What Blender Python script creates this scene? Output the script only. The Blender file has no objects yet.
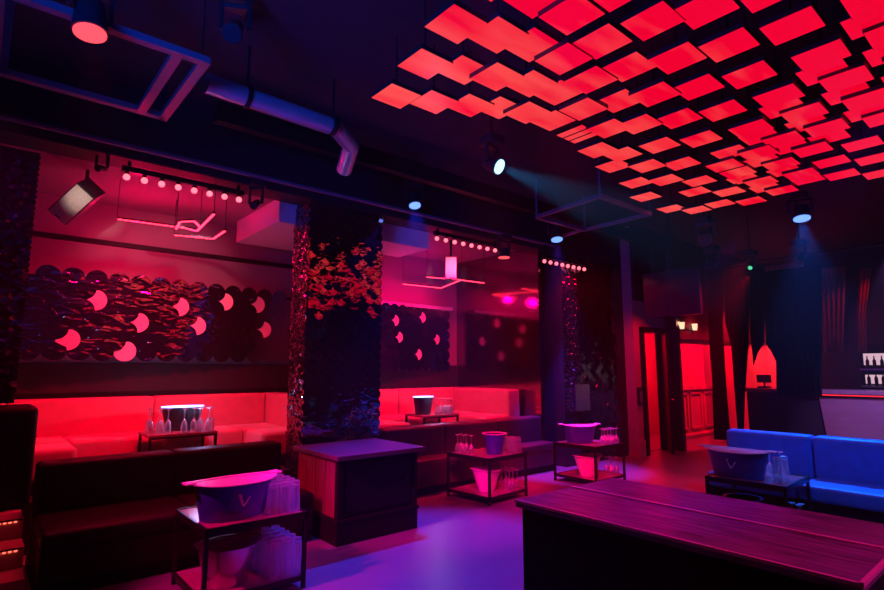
import bpy, bmesh, math, random
from mathutils import Vector, Matrix, Euler
random.seed(7)
sc = bpy.context.scene
COL = sc.collection
PI = math.pi

# ------------------------------------------------------------------ materials
def new_mat(name):
    m = bpy.data.materials.new(name); m.use_nodes = True
    nt = m.node_tree
    b = nt.nodes.get('Principled BSDF')
    return m, nt, b

def mat(name, col, rough=.5, metal=0., noise=0., scale=8., bump=0., sheen=0., coat=0., spec=.5, stretch=None):
    m, nt, b = new_mat(name)
    b.inputs['Roughness'].default_value = rough
    b.inputs['Metallic'].default_value = metal
    b.inputs['Specular IOR Level'].default_value = spec
    if sheen: b.inputs['Sheen Weight'].default_value = sheen
    if coat: b.inputs['Coat Weight'].default_value = coat; b.inputs['Coat Roughness'].default_value = .12
    tc = nt.nodes.new('ShaderNodeTexCoord')
    src = tc.outputs['Object']
    if stretch:
        mp = nt.nodes.new('ShaderNodeMapping'); mp.inputs['Scale'].default_value = stretch
        nt.links.new(src, mp.inputs['Vector']); src = mp.outputs['Vector']
    nz = nt.nodes.new('ShaderNodeTexNoise'); nz.inputs['Scale'].default_value = scale; nz.inputs['Detail'].default_value = 5
    nt.links.new(src, nz.inputs['Vector'])
    mx = nt.nodes.new('ShaderNodeMix'); mx.data_type = 'RGBA'
    lo = [max(0, c * (1 - noise)) for c in col]; hi = [min(1, c * (1 + noise)) for c in col]
    mx.inputs[6].default_value = (*lo, 1); mx.inputs[7].default_value = (*hi, 1)
    nt.links.new(nz.outputs['Fac'], mx.inputs[0])
    nt.links.new(mx.outputs[2], b.inputs['Base Color'])
    if bump:
        bp = nt.nodes.new('ShaderNodeBump'); bp.inputs['Strength'].default_value = bump; bp.inputs['Distance'].default_value = .01
        nt.links.new(nz.outputs['Fac'], bp.inputs['Height']); nt.links.new(bp.outputs['Normal'], b.inputs['Normal'])
    return m

def emit(name, col, strength):
    m, nt, b = new_mat(name)
    b.inputs['Base Color'].default_value = (.02, .02, .02, 1)
    b.inputs['Emission Color'].default_value = (*col, 1)
    b.inputs['Emission Strength'].default_value = strength
    return m

def led_screen_mat():
    """what the panels display: slow wavy bands of coral drifting into deep red"""
    m, nt, b = new_mat('led_screen')
    b.inputs['Base Color'].default_value = (.02, .02, .02, 1); b.inputs['Roughness'].default_value = .25
    g = nt.nodes.new('ShaderNodeNewGeometry')
    mp = nt.nodes.new('ShaderNodeMapping'); mp.inputs['Rotation'].default_value = (0, 0, math.radians(-45)); mp.inputs['Scale'].default_value = (1.0, 4.5, 1)
    nt.links.new(g.outputs['Position'], mp.inputs['Vector'])
    nz = nt.nodes.new('ShaderNodeTexNoise'); nz.inputs['Scale'].default_value = 1.1; nz.inputs['Detail'].default_value = 2
    nt.links.new(mp.outputs['Vector'], nz.inputs['Vector'])
    sx = nt.nodes.new('ShaderNodeSeparateXYZ'); nt.links.new(g.outputs['Position'], sx.inputs['Vector'])
    # more coral towards the booths (large Y), more saturated near the bar side
    ma = nt.nodes.new('ShaderNodeMath'); ma.operation = 'MULTIPLY_ADD'; ma.inputs[1].default_value = .33; ma.inputs[2].default_value = -.62
    nt.links.new(sx.outputs['Y'], ma.inputs[0])
    mb = nt.nodes.new('ShaderNodeMath'); mb.operation = 'MULTIPLY_ADD'; mb.inputs[1].default_value = 1.5; mb.inputs[2].default_value = -.75
    nt.links.new(nz.outputs['Fac'], mb.inputs[0])
    ad = nt.nodes.new('ShaderNodeMath'); ad.operation = 'ADD'; ad.use_clamp = True
    nt.links.new(ma.outputs[0], ad.inputs[0]); nt.links.new(mb.outputs[0], ad.inputs[1])
    mx = nt.nodes.new('ShaderNodeMix'); mx.data_type = 'RGBA'
    mx.inputs[6].default_value = (.88, .0, .024, 1); mx.inputs[7].default_value = (1.0, .125, .095, 1)
    nt.links.new(ad.outputs[0], mx.inputs[0])
    nt.links.new(mx.outputs[2], b.inputs['Emission Color']); b.inputs['Emission Strength'].default_value = 1.0
    return m

def mirror_mat(name, col, rough, bump, scale):
    m, nt, b = new_mat(name)
    b.inputs['Base Color'].default_value = (*col, 1); b.inputs['Metallic'].default_value = 1; b.inputs['Roughness'].default_value = rough
    tc = nt.nodes.new('ShaderNodeTexCoord')
    mp = nt.nodes.new('ShaderNodeMapping'); mp.inputs['Scale'].default_value = (1, 1, 2.2)
    nt.links.new(tc.outputs['Object'], mp.inputs['Vector'])
    nz = nt.nodes.new('ShaderNodeTexNoise'); nz.inputs['Scale'].default_value = scale; nz.inputs['Detail'].default_value = 1; nz.inputs['Distortion'].default_value = .6
    nt.links.new(mp.outputs['Vector'], nz.inputs['Vector'])
    bp = nt.nodes.new('ShaderNodeBump'); bp.inputs['Strength'].default_value = bump; bp.inputs['Distance'].default_value = .02
    nt.links.new(nz.outputs['Fac'], bp.inputs['Height']); nt.links.new(bp.outputs['Normal'], b.inputs['Normal'])
    return m

def glass_mat():
    m, nt, b = new_mat('clear_glass')
    out = nt.nodes['Material Output']; nt.nodes.remove(b)
    tc = nt.nodes.new('ShaderNodeTexCoord')
    mp = nt.nodes.new('ShaderNodeMapping'); mp.inputs['Scale'].default_value = (1, 1, .12); nt.links.new(tc.outputs['Object'], mp.inputs['Vector'])
    nz = nt.nodes.new('ShaderNodeTexNoise'); nz.inputs['Scale'].default_value = 90; nz.inputs['Detail'].default_value = 2; nt.links.new(mp.outputs['Vector'], nz.inputs['Vector'])
    bp = nt.nodes.new('ShaderNodeBump'); bp.inputs['Strength'].default_value = .9; bp.inputs['Distance'].default_value = .006; nt.links.new(nz.outputs['Fac'], bp.inputs['Height'])
    gl = nt.nodes.new('ShaderNodeBsdfGlossy'); gl.inputs['Roughness'].default_value = .22; gl.inputs['Color'].default_value = (.95, .95, 1, 1); nt.links.new(bp.outputs[0], gl.inputs['Normal'])
    tr = nt.nodes.new('ShaderNodeBsdfTransparent'); tr.inputs['Color'].default_value = (.96, .96, .98, 1)
    df = nt.nodes.new('ShaderNodeBsdfTranslucent'); df.inputs['Color'].default_value = (.95, .95, 1, 1); nt.links.new(bp.outputs[0], df.inputs['Normal'])
    fr = nt.nodes.new('ShaderNodeLayerWeight'); fr.inputs['Blend'].default_value = .45
    rp = nt.nodes.new('ShaderNodeMapRange'); rp.inputs[1].default_value = 0; rp.inputs[2].default_value = 1; rp.inputs[3].default_value = .14; rp.inputs[4].default_value = .95
    nt.links.new(fr.outputs['Facing'], rp.inputs[0])
    m1 = nt.nodes.new('ShaderNodeMixShader'); m1.inputs[0].default_value = .4; nt.links.new(gl.outputs[0], m1.inputs[1]); nt.links.new(df.outputs[0], m1.inputs[2])
    m2 = nt.nodes.new('ShaderNodeMixShader'); nt.links.new(rp.outputs[0], m2.inputs[0]); nt.links.new(tr.outputs[0], m2.inputs[1]); nt.links.new(m1.outputs[0], m2.inputs[2])
    nt.links.new(m2.outputs[0], out.inputs['Surface'])
    return m

def wood_mat(name, dark, light, rough, scale=(1, 12, 12)):
    m, nt, b = new_mat(name)
    tc = nt.nodes.new('ShaderNodeTexCoord'); mp = nt.nodes.new('ShaderNodeMapping'); mp.inputs['Scale'].default_value = scale
    nt.links.new(tc.outputs['Object'], mp.inputs['Vector'])
    nz = nt.nodes.new('ShaderNodeTexNoise'); nz.inputs['Scale'].default_value = 3.5; nz.inputs['Detail'].default_value = 7; nz.inputs['Roughness'].default_value = .65
    nt.links.new(mp.outputs['Vector'], nz.inputs['Vector'])
    cr = nt.nodes.new('ShaderNodeValToRGB'); cr.color_ramp.elements[0].position = .35; cr.color_ramp.elements[1].position = .68
    cr.color_ramp.elements[0].color = (*dark, 1); cr.color_ramp.elements[1].color = (*light, 1)
    nt.links.new(nz.outputs['Fac'], cr.inputs[0]); nt.links.new(cr.outputs[0], b.inputs['Base Color'])
    rr = nt.nodes.new('ShaderNodeMapRange'); rr.inputs[3].default_value = rough - .1; rr.inputs[4].default_value = rough + .15
    nt.links.new(nz.outputs['Fac'], rr.inputs[0]); nt.links.new(rr.outputs[0], b.inputs['Roughness'])
    bp = nt.nodes.new('ShaderNodeBump'); bp.inputs['Strength'].default_value = .25; bp.inputs['Distance'].default_value = .004
    nt.links.new(nz.outputs['Fac'], bp.inputs['Height']); nt.links.new(bp.outputs['Normal'], b.inputs['Normal'])
    return m

M = {}
M['floor'] = mat('polished_concrete', (.2, .2, .22), .36, noise=.22, scale=1.6, bump=.04)
M['ceiling'] = mat('ceiling_black_paint', (.018, .018, .026), .8, noise=.4, scale=3)
M['blackwall'] = mat('black_wall_paint', (.014, .012, .015), .6, noise=.3, scale=4)
M['boothwall'] = mat('booth_wall_paint', (.25, .17, .22), .6, noise=.12, scale=1.5)
M['boothceil'] = mat('booth_ceiling_paint', (.22, .16, .2), .7, noise=.15, scale=2)
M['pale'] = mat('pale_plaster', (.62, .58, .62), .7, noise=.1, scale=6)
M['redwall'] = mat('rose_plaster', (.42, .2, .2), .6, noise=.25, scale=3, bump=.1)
M['velvet'] = mat('velvet_upholstery', (.55, .2, .22), .8, noise=.18, scale=7, bump=.2, sheen=.5)
M['darkleather'] = mat('dark_leather', (.012, .008, .01), .5, noise=.3, scale=14, bump=.15, spec=.15)
M['plum'] = mat('plum_leather', (.05, .02, .03), .5, noise=.3, scale=14, bump=.15)
M['blueleather'] = mat('blue_leather', (.03, .2, .6), .45, noise=.25, scale=9, bump=.2)
M['blackwood'] = mat('black_painted_wood', (.01, .009, .011), .45, noise=.4, scale=20, spec=.1)
M['sidewood'] = wood_mat('red_lit_board', (.12, .05, .05), (.3, .14, .13), .4, (12, 12, 1))  # redder, lighter streaks than the black body: red light painted onto that side
M['topwood'] = wood_mat('dark_table_wood', (.05, .03, .045), (.36, .24, .3), .36, (9, .9, 9))
M['boxtop'] = wood_mat('dark_counter_wood', (.07, .05, .06), (.13, .1, .12), .3, (.9, 9, 9))
M['brass'] = mat('worn_brass_edge', (.95, .6, .5), .35, metal=.15, noise=.15, scale=15)
M['blackmetal'] = mat('black_steel', (.02, .02, .022), .35, metal=.6, noise=.3, scale=20)
M['steelframe'] = mat('painted_steel', (.2, .15, .2), .45, metal=.3, noise=.2, scale=10)
M['duct'] = mat('galvanised_duct', (.4, .48, .56), .35, metal=.6, noise=.2, scale=7)
M['stainless'] = mat('stainless_panel', (.62, .62, .66), .32, metal=.95, noise=.15, scale=2, stretch=(1, 1, 4))
M['traytop'] = mat('lacquered_tray', (.3, .16, .18), .22, noise=.2, scale=10)
M['bucket'] = mat('blue_lacquer', (.03, .06, .3), .28, noise=.2, scale=8, coat=.3)
M['bucketrim'] = mat('frosted_rim', (.72, .66, .78), .4, noise=.1, scale=8)
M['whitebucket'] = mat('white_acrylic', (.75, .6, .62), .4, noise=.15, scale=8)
M['silver'] = mat('brushed_silver', (.55, .5, .5), .25, metal=1, noise=.15, scale=8)
M['emblem'] = mat('white_print', (.9, .9, .92), .5)
M['blackplastic'] = mat('black_plastic', (.018, .018, .02), .4, noise=.3, scale=15)
M['grille'] = mat('pale_speaker_grille', (.7, .62, .55), .6, noise=.25, scale=60, bump=.3)
M['curtain'] = mat('black_velvet_curtain', (.009, .006, .007), .9, noise=.3, scale=12, spec=.2)
M['redcurtain'] = mat('crimson_drape', (.45, .06, .08), .7, noise=.3, scale=12, sheen=.3)
M['glass'] = glass_mat()
M['lensglass'] = mat('dark_lens', (.03, .03, .04), .08)
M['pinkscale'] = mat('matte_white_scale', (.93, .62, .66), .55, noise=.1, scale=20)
M['mirror_wave'] = mirror_mat('wavy_mirror', (.75, .7, .75), .05, .5, 5)
M['mirror_dark'] = mirror_mat('smoked_mirror', (.5, .36, .4), .02, .1, 7)
M['mirror_deep'] = mirror_mat('deep_smoked_mirror', (.06, .05, .06), .12, .15, 5)
M['glitter'] = mirror_mat('glitter_mirror', (.22, .17, .22), .18, .3, 12)
M['smoked'] = mirror_mat('smoked_wall_mirror', (.3, .22, .28), .12, .05, 2)
M['led'] = led_screen_mat()
M['bulb'] = emit('red_bulb', (1, .13, .18), 2.6)
M['redstrip'] = emit('red_led_strip', (1, .018, .05), 8.0)
M['steptape'] = emit('step_led', (1, .12, .08), 2.2)
M['barstrip'] = emit('bar_led', (1, .02, .03), 1.6)
M['lensred'] = emit('red_lens', (1, .07, .09), 1.6)
M['lensblue'] = emit('blue_lens', (.13, .28, 1), 1.9)
M['lenswhite'] = emit('white_blue_lens', (.35, .75, 1), 2.4)
M['rimlight'] = emit('cool_rim_light', (.3, .35, 1), 5)
M['warmlamp'] = emit('warm_lamp', (1, .62, .38), 1.4)
M['shelflight'] = emit('shelf_backlight', (1, .62, .75), .7)
M['greenled'] = emit('green_indicator', (.1, .8, .4), .9)

# ------------------------------------------------------------------ mesh builder
class MB:
    def __init__(s): s.bm = bmesh.new()
    def _new(s, ret, Mx):
        vs = ret['verts'] if isinstance(ret, dict) else ret
        bmesh.ops.transform(s.bm, matrix=Mx, verts=vs)
    def box(s, x0, y0, z0, x1, y1, z1, bev=0., seg=2, rot=None):
        r = bmesh.ops.create_cube(s.bm, size=1)
        vs = r['verts']
        Mx = Matrix.Translation(((x0 + x1) / 2, (y0 + y1) / 2, (z0 + z1) / 2)) @ Matrix.Diagonal((abs(x1 - x0), abs(y1 - y0), abs(z1 - z0), 1))
        bmesh.ops.transform(s.bm, matrix=Mx, verts=vs)
        if bev:
            es = list({e for v in vs for e in v.link_edges})
            g = bmesh.ops.bevel(s.bm, geom=es, offset=bev, segments=seg, profile=.6, affect='EDGES')
            vs = list({v for f in g['faces'] for v in f.verts} | {v for v in vs if v.is_valid})
        if rot: bmesh.ops.transform(s.bm, matrix=rot, verts=[v for v in vs if v.is_valid])
        return s
    def cyl(s, p0, p1, r0, r1=None, n=16, caps=True):
        r1 = r0 if r1 is None else r1
        p0, p1 = Vector(p0), Vector(p1); d = p1 - p0; L = d.length
        q = d.to_track_quat('Z', 'Y').to_matrix().to_4x4()
        r = bmesh.ops.create_cone(s.bm, cap_ends=caps, segments=n, radius1=r0, radius2=r1, depth=L)
        bmesh.ops.transform(s.bm, matrix=Matrix.Translation((p0 + p1) / 2) @ q, verts=r['verts'])
        return s
    def bar(s, p0, p1, w, h=None):
        """square bar between two points"""
        h = h or w; p0, p1 = Vector(p0), Vector(p1); d = p1 - p0
        q = d.to_track_quat('Z', 'Y').to_matrix().to_4x4()
        r = bmesh.ops.create_cube(s.bm, size=1)
        bmesh.ops.transform(s.bm, matrix=Matrix.Translation((p0 + p1) / 2) @ q @ Matrix.Diagonal((w, h, d.length, 1)), verts=r['verts'])
        return s
    def path(s, pts, r, n=8):
        for a, b in zip(pts[:-1], pts[1:]): s.cyl(a, b, r, n=n)
        for p in pts[1:-1]: s.ball(p, r, 8, 6)
        return s
    def ball(s, p, r, u=12, v=8, sc_=(1, 1, 1)):
        q = bmesh.ops.create_uvsphere(s.bm, u_segments=u, v_segments=v, radius=r)
        bmesh.ops.transform(s.bm, matrix=Matrix.Translation(p) @ Matrix.Diagonal((*sc_, 1)), verts=q['verts'])
        return s
    def lathe(s, prof, n=20, ex=1., ey=1., lift=0., cx=0, cy=0):
        """prof: (radius, z); ex/ey stretch; lift raises the two ends along x"""
        rings = []
        for (r, z, *l) in prof:
            k = l[0] if l else 0
            ring = []
            for i in range(n):
                a = 2 * PI * i / n
                ring.append(s.bm.verts.new((cx + r * ex * math.cos(a), cy + r * ey * math.sin(a), z + k * abs(math.cos(a)) ** 3)))
            rings.append(ring)
        for A, B in zip(rings[:-1], rings[1:]):
            for i in range(n):
                j = (i + 1) % n
                s.bm.faces.new((A[i], A[j], B[j], B[i]))
        if prof[0][0] > 1e-4: s.bm.faces.new(list(reversed(rings[0])))
        if prof[-1][0] > 1e-4: s.bm.faces.new(rings[-1])
        return s
    def disc(s, c, n, r, k=14, th=.004):
        """thin round scale of radius r centred c, facing n"""
        c, n = Vector(c), Vector(n).normalized()
        q = n.to_track_quat('Z', 'Y').to_matrix().to_4x4()
        rr = bmesh.ops.create_cone(s.bm, cap_ends=True, segments=k, radius1=r, radius2=r * .985, depth=th)
        bmesh.ops.transform(s.bm, matrix=Matrix.Translation(c) @ q, verts=rr['verts'])
        return s
    def prism(s, pts, axis, a0, a1):
        """2D polygon extruded along axis ('x','y','z') from a0 to a1"""
        def P(u, v, a): return {'x': (a, u, v), 'y': (u, a, v), 'z': (u, v, a)}[axis]
        A = [s.bm.verts.new(P(u, v, a0)) for u, v in pts]; B = [s.bm.verts.new(P(u, v, a1)) for u, v in pts]
        s.bm.faces.new(A); s.bm.faces.new(list(reversed(B)))
        n = len(pts)
        for i in range(n): s.bm.faces.new((A[i], B[i], B[(i + 1) % n], A[(i + 1) % n]))
        return s
    def build(s, name, m, parent=None, smooth=False, local=False):
        bm = s.bm
        bmesh.ops.recalc_face_normals(bm, faces=bm.faces[:])
        me = bpy.data.meshes.new(name)
        if parent is not None and not local:
            bmesh.ops.transform(bm, matrix=world_of(parent).inverted(), verts=bm.verts[:])
        if smooth:
            for f in bm.faces: f.smooth = True
            for e in bm.edges:
                if len(e.link_faces) == 2 and e.calc_face_angle(0) > .7: e.smooth = False
        bm.to_mesh(me); bm.free()
        if m is not None: me.materials.append(m)
        o = bpy.data.objects.new(name, me); COL.objects.link(o)
        if parent is not None: o.parent = parent
        return o

def world_of(o):
    mw = Matrix.LocRotScale(o.location, o.rotation_euler, o.scale)
    return world_of(o.parent) @ mw if o.parent else mw

def thing(name, label, cat, loc=(0, 0, 0), rz=0., group=None):
    o = bpy.data.objects.new(name, None); COL.objects.link(o)
    o.empty_display_size = .1
    o.location = loc; o.rotation_euler = (0, 0, rz)
    o['label'] = label; o['category'] = cat
    if group: o['group'] = group
    return o
def tag(o, label, cat, group=None):
    o['label'] = label; o['category'] = cat
    if group: o['group'] = group
    return o
def struct(o, label=None):
    o['kind'] = 'structure'
    if label: o['label'] = label
    return o
def dup(root, loc=None, rz=None, label=None, group=None, parent=None):
    r = root.copy(); COL.objects.link(r)
    if parent is not None: r.parent = parent
    if loc is not None: r.location = loc
    if rz is not None: r.rotation_euler = (0, 0, rz)
    if label: r['label'] = label
    if group: r['group'] = group
    for ch in list(root.children): dup(ch, parent=r)
    return r

# ------------------------------------------------------------------ setting
CEIL = 4.5
XW0, XW1, YW0 = -2.6, 16.6, -3.6
PZ = .45                                   # booth platform height
YB = 8.2                                   # booth back wall
struct(MB().box(XW0, YW0, -.1, XW1, YB + .2, 0).build('floor', M['floor']), 'polished grey concrete floor lit blue and magenta')
struct(MB().box(XW0, YW0, CEIL, XW1, YB + .2, CEIL + .1).build('ceiling', M['ceiling']), 'black painted ceiling above the dance floor')
struct(MB().box(XW0 - .1, YW0, 0, XW0, YB + .2, CEIL).build('wall_left', M['blackwall']))
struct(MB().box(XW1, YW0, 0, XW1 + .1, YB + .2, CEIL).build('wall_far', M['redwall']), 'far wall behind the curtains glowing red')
struct(MB().box(XW0, YW0 - .1, 0, XW1, YW0, CEIL).build('wall_rear', M['blackwall']))
struct(MB().box(XW0, YB, 0, 7.45, YB + .2, CEIL).build('wall_back', M['boothwall']), 'booth back wall lit crimson above the sofas')
struct(MB().box(-.02, YB - .035, 0, 7.4, YB, 1.72).build('trim_8', M['blackwall']), 'black lower wall behind the booth sofas')
# booth ceiling and the beam in front of it
struct(MB().box(XW0, 6.05, 3.82, 9.9, YB, 3.9).build('ceiling_booth', M['boothceil']))
bs = MB().box(XW0, 6.0, 3.75, 9.9, 6.35, CEIL).build('wall_bulkhead', M['blackwall']); struct(bs, 'black bulkhead above the booths')
# raised booth platform and steps
struct(MB().box(.43, 6.3, 0, 7.45, YB, PZ).build('floor_platform', M['blackwall']), 'raised black booth platform')
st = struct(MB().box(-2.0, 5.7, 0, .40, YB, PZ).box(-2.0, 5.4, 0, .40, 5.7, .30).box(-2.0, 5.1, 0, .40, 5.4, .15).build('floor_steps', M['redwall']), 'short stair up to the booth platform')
# booth side walls
struct(MB().box(7.4, 6.05, 0, 7.47, YB, 3.82).build('wall_booth_side', M['smoked']), 'glossy dark partition reflecting the second booth')
struct(MB().box(3.8, 6.45, 0, 4.05, YB, 3.82).build('wall_booth_divider', M['blackwall']))
struct(MB().box(XW0, 6.6, 0, -.02, YB, 3.82).build('wall_booth_end', M['blackwall']))
# pale ceiling boxes in each booth
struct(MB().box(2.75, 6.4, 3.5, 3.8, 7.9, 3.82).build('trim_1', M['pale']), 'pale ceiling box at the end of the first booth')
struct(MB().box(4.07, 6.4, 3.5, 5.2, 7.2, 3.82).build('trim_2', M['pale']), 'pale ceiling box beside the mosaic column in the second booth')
struct(MB().box(-.02, YB - .05, 3.27, 3.8, YB, 3.33).box(-.02, YB - .04, 1.3, 3.8, YB, 1.36).build('trim_3', M['blackwood']))
struct(MB().box(4.07, YB - .22, 2.8, 7.1, YB, 2.86).build('trim_4', M['pale']), 'pale ledge above the scale panel in the second booth')
# right-hand corridor wall, with door
WY = 5.6
wl = MB()
wl.box(9.7, WY, 0, 9.98, WY + .2, CEIL).box(9.98, WY, 2.42, 10.98, WY + .2, CEIL).box(10.98, WY, 0, 16.6, WY + .2, CEIL)
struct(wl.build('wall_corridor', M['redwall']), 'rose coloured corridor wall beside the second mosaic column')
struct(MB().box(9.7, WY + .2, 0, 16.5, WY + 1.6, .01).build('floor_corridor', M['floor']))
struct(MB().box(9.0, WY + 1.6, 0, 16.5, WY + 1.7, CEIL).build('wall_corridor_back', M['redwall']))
struct(MB().box(9.7, WY + .2, 3.2, 16.5, WY + 1.6, 3.3).build('ceiling_corridor', M['blackwall']))
bb = MB().box(9.7, WY - .04, 0, 9.9, WY, .3).box(11.1, WY - .04, 0, 13.2, WY, .22).box(11.1, WY - .06, .22, 13.2, WY, .26)
struct(bb.build('baseboard_corridor', M['redwall']))
wn = MB().box(11.1, WY - .05, 1.2, 13.2, WY, 1.29)
for i in range(3):
    x = 11.2 + i * .66
    wn.box(x, WY - .03, .36, x + .56, WY, .40).box(x, WY - .03, 1.1, x + .56, WY, 1.14).box(x, WY - .03, .36, x + .04, WY, 1.14).box(x + .52, WY - .03, .36, x + .56, WY, 1.14)
struct(wn.build('trim_5', M['redwall']), 'red-lit panelled dado rail and wainscot')
# a dark pilaster between door and wainscot
struct(MB().box(10.98, WY - .25, 0, 11.1, WY, CEIL).build('trim_6', M['blackwall']))
struct(MB().box(9.72, WY - .06, 3.0, 10.4, WY, CEIL).box(10.4, WY - .1, 2.7, 11.1, WY, CEIL).box(11.1, WY - .1, 2.3, 16.5, WY, CEIL).build('trim_7', M['blackwall']), 'black upper wall band over the doorway')
dr = bpy.data.objects.new('door_1', None); COL.objects.link(dr); dr.location = (9.98, WY, 0); struct(dr, 'dark framed doorway standing open to a red corridor')
MB().box(9.92, WY - .06, 0, 10.02, WY + .22, 2.46).box(10.94, WY - .06, 0, 11.02, WY + .22, 2.46).box(9.92, WY - .06, 2.38, 11.02, WY + .22, 2.48).build('door_frame', M['blackwood'], dr)
rt = Matrix.Translation((10.94, WY + .05, 0)) @ Matrix.Rotation(math.radians(35), 4, 'Z')
dl = MB().box(-.62, -.02, .01, 0, .03, 2.36, .004, rot=rt)
dl.build('door_leaf', M['blackwood'], dr)
MB().cyl(rt @ Vector((-.55, -.02, 1.05)), rt @ Vector((-.55, -.07, 1.05)), .02).build('door_handle', M['silver'], dr)
kp = thing('wall_keypad', 'small dark switch box on the red wall beside the doorway', 'switch box', (9.78, WY - .03, 1.0))
MB().box(9.72, WY - .05, .95, 9.86, WY, 1.3, .01).build('casing', M['blackplastic'], kp)
MB().box(9.75, WY - .057, 1.02, 9.83, WY - .05, 1.22).build('cover', M['steelframe'], kp)

# ------------------------------------------------------------------ columns with mirror mosaic
def scale_field(x0, x1, z0, z1, r, face, depth, tilt, jit, m, name, parent, rng):
    """fish scales hanging down a vertical face; face 'y' = plane Y=depth facing -Y, 'x' = plane X=depth facing -X"""
    mb = MB(); row = 0; z = z0 + r
    while z < z1:
        x = x0 + (r if row % 2 else 0)
        while x < x1 + .001:
            t = tilt + rng.gauss(0, jit); u = rng.gauss(0, jit)
            if face == 'y': n = (u, -1, math.tan(t)); c = (x, depth - .012 - r * math.tan(tilt) * .5, z); n = (u, -1, math.tan(t) * (1 if z > 1.5 else .1))
            elif face == 'x': n = (-1, u, math.tan(t)); c = (depth - .012, x, z)
            mb.disc(c, n, r * 1.02, 10, .004)
            x += 2 * r
        z += r; row += 1
    return mb.build(name, m, parent)
rng = random.Random(3)
def column(x0, y0, x1, y1, z1):
    o = struct(MB().box(x0, y0, 0, x1, y1, z1).build('column', M['blackwall'])); return o
c1 = column(2.99, 6.03, 4.06, 6.44, 3.75); c1['label'] = 'column clad in smoked mirror scales behind the black cabinet'
scale_field(3.02, 4.06, .02, 3.68, .062, 'y', 6.03, math.radians(3.2), .036, M['mirror_dark'], 'mirror_mosaic', c1, rng)
scale_field(6.06, 6.43, .02, 3.7, .026, 'x', 2.99, .05, .16, M['glitter'], 'glitter_mosaic', c1, rng)
MB().box(2.975, 6.005, 0, 2.995, 6.03, 3.75).build('corner_strip', M['mirror_dark'], c1)
c2 = column(7.75, 5.82, 9.72, 6.5, CEIL); c2['label'] = 'wide column clad in mirror scales beside the red doorway wall'
scale_field(8.25, 9.74, .02, 3.6, .085, 'y', 5.82, math.radians(2), .03, M['mirror_deep'], 'mirror_mosaic', c2, rng)
scale_field(7.77, 8.2, .9, 3.6, .022, 'y', 5.82, .05, .2, M['glitter'], 'glitter_mosaic', c2, rng)
MB().box(8.0, 5.77, .92, 8.42, 5.8, 1.38).build('wall_mirror', M['silver'], c2)
c0 = struct(MB().box(-.6, 6.42, 0, -.03, 6.6, 3.75).box(-.03, 6.42, 1.34, .29, 6.6, 3.75).build('column', M['blackwall']), 'dark column with glittering mosaic edge beside the stair')
scale_field(.02, .29, 1.4, 3.7, .028, 'y', 6.42, .05, .18, M['glitter'], 'glitter_mosaic', c0, rng)
scale_field(-.58, -.04, .5, 3.7, .06, 'y', 6.42, .05, .05, M['mirror_dark'], 'mirror_mosaic', c0, rng)

# ------------------------------------------------------------------ scale art panels on the booth back wall
F_ = 540.; A_ = math.radians(49.4925591889); P_ = math.radians(7.8030412597)
def ray(px, py):
    fh = Vector((math.cos(A_), math.sin(A_), 0)); r = Vector((math.sin(A_), -math.cos(A_), 0)); k = Vector((0, 0, 1))
    fw = fh * math.cos(P_) + k * math.sin(P_); up = k * math.cos(P_) - fh * math.sin(P_)
    return fw + r * (px - 442) / F_ - up * (py - 295) / F_
def scale_panel(x0, x1, z0, z1, pinks, label, r=.125, wave='mirror_wave'):
    t = thing('scale_wall_panel', label, 'wall panel', ((x0 + x1) / 2, YB, z0))
    yb = YB - .06
    MB().box(x0, YB - .02, z0 + r, x1, YB - .002, z1 - r).build('backing_board', M['blackwood'], t)
    mb = MB(); i = 0; x = x0 + r; al = math.radians(1)
    spots = []
    while x <= x1 - r * .5:
        z = z0 + (r if i % 2 else 0) + r
        while z < z1 - .5 * r:
            spots.append((x, z)); z += 2 * r
        x += r; i += 1
    used = set()
    for (px, pz) in pinks:
        k = min(range(len(spots)), key=lambda q: (spots[q][0] - px) ** 2 + (spots[q][1] - pz) ** 2); used.add(k)
    for k, (x, z) in enumerate(spots):
        off = -.16 + .34 * (x - x0) / (x1 - x0)
        lo = max(0, 1 - (z - z0) / (z1 - z0) * 1.3) * (1 if x < x0 + 1.1 or abs(x - x0 - 1.75) < .2 or abs(x - x0 - 2.9) < .12 else 0)
        n = (rng.gauss(.02, .015) + .03 * lo, -1, .02 + .075 * lo + rng.gauss(0, .01))
        if k in used: continue
        mb.disc((x, yb + off - .18, z), n, r * 1.03, 28, .004)
    mb.build('mirror_scales', M[wave], t)
    for k in sorted(used):
        x, z = spots[k]
        off = -.16 + .34 * (x - x0) / (x1 - x0)
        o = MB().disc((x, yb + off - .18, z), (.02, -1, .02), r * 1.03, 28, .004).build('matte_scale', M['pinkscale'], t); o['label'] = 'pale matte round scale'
    return t
def hitY(px, py, Y): d = ray(px, py); t = Y / d[1]; return (d[0] * t, 1.65 + d[2] * t)
scale_panel(.3, 3.78, 1.75, 2.92, [hitY(px, py, YB - .05) for px, py in
            ((100, 303), (133, 316), (73, 343), (120, 345), (178, 301), (195, 320), (216, 303), (252, 305), (259, 333))],
            'band of overlapping mirror scales with pale pink discs in the first booth')
scale_panel(4.75, 7.1, 1.62, 2.8, [hitY(px, py, YB - .05) for px, py in ((420, 319), (390, 337), (432, 338), (415, 355), (384, 322))],
            'dark mirror scale panel below the pale ledge in the second booth', r=.1, wave='mirror_dark')

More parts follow.
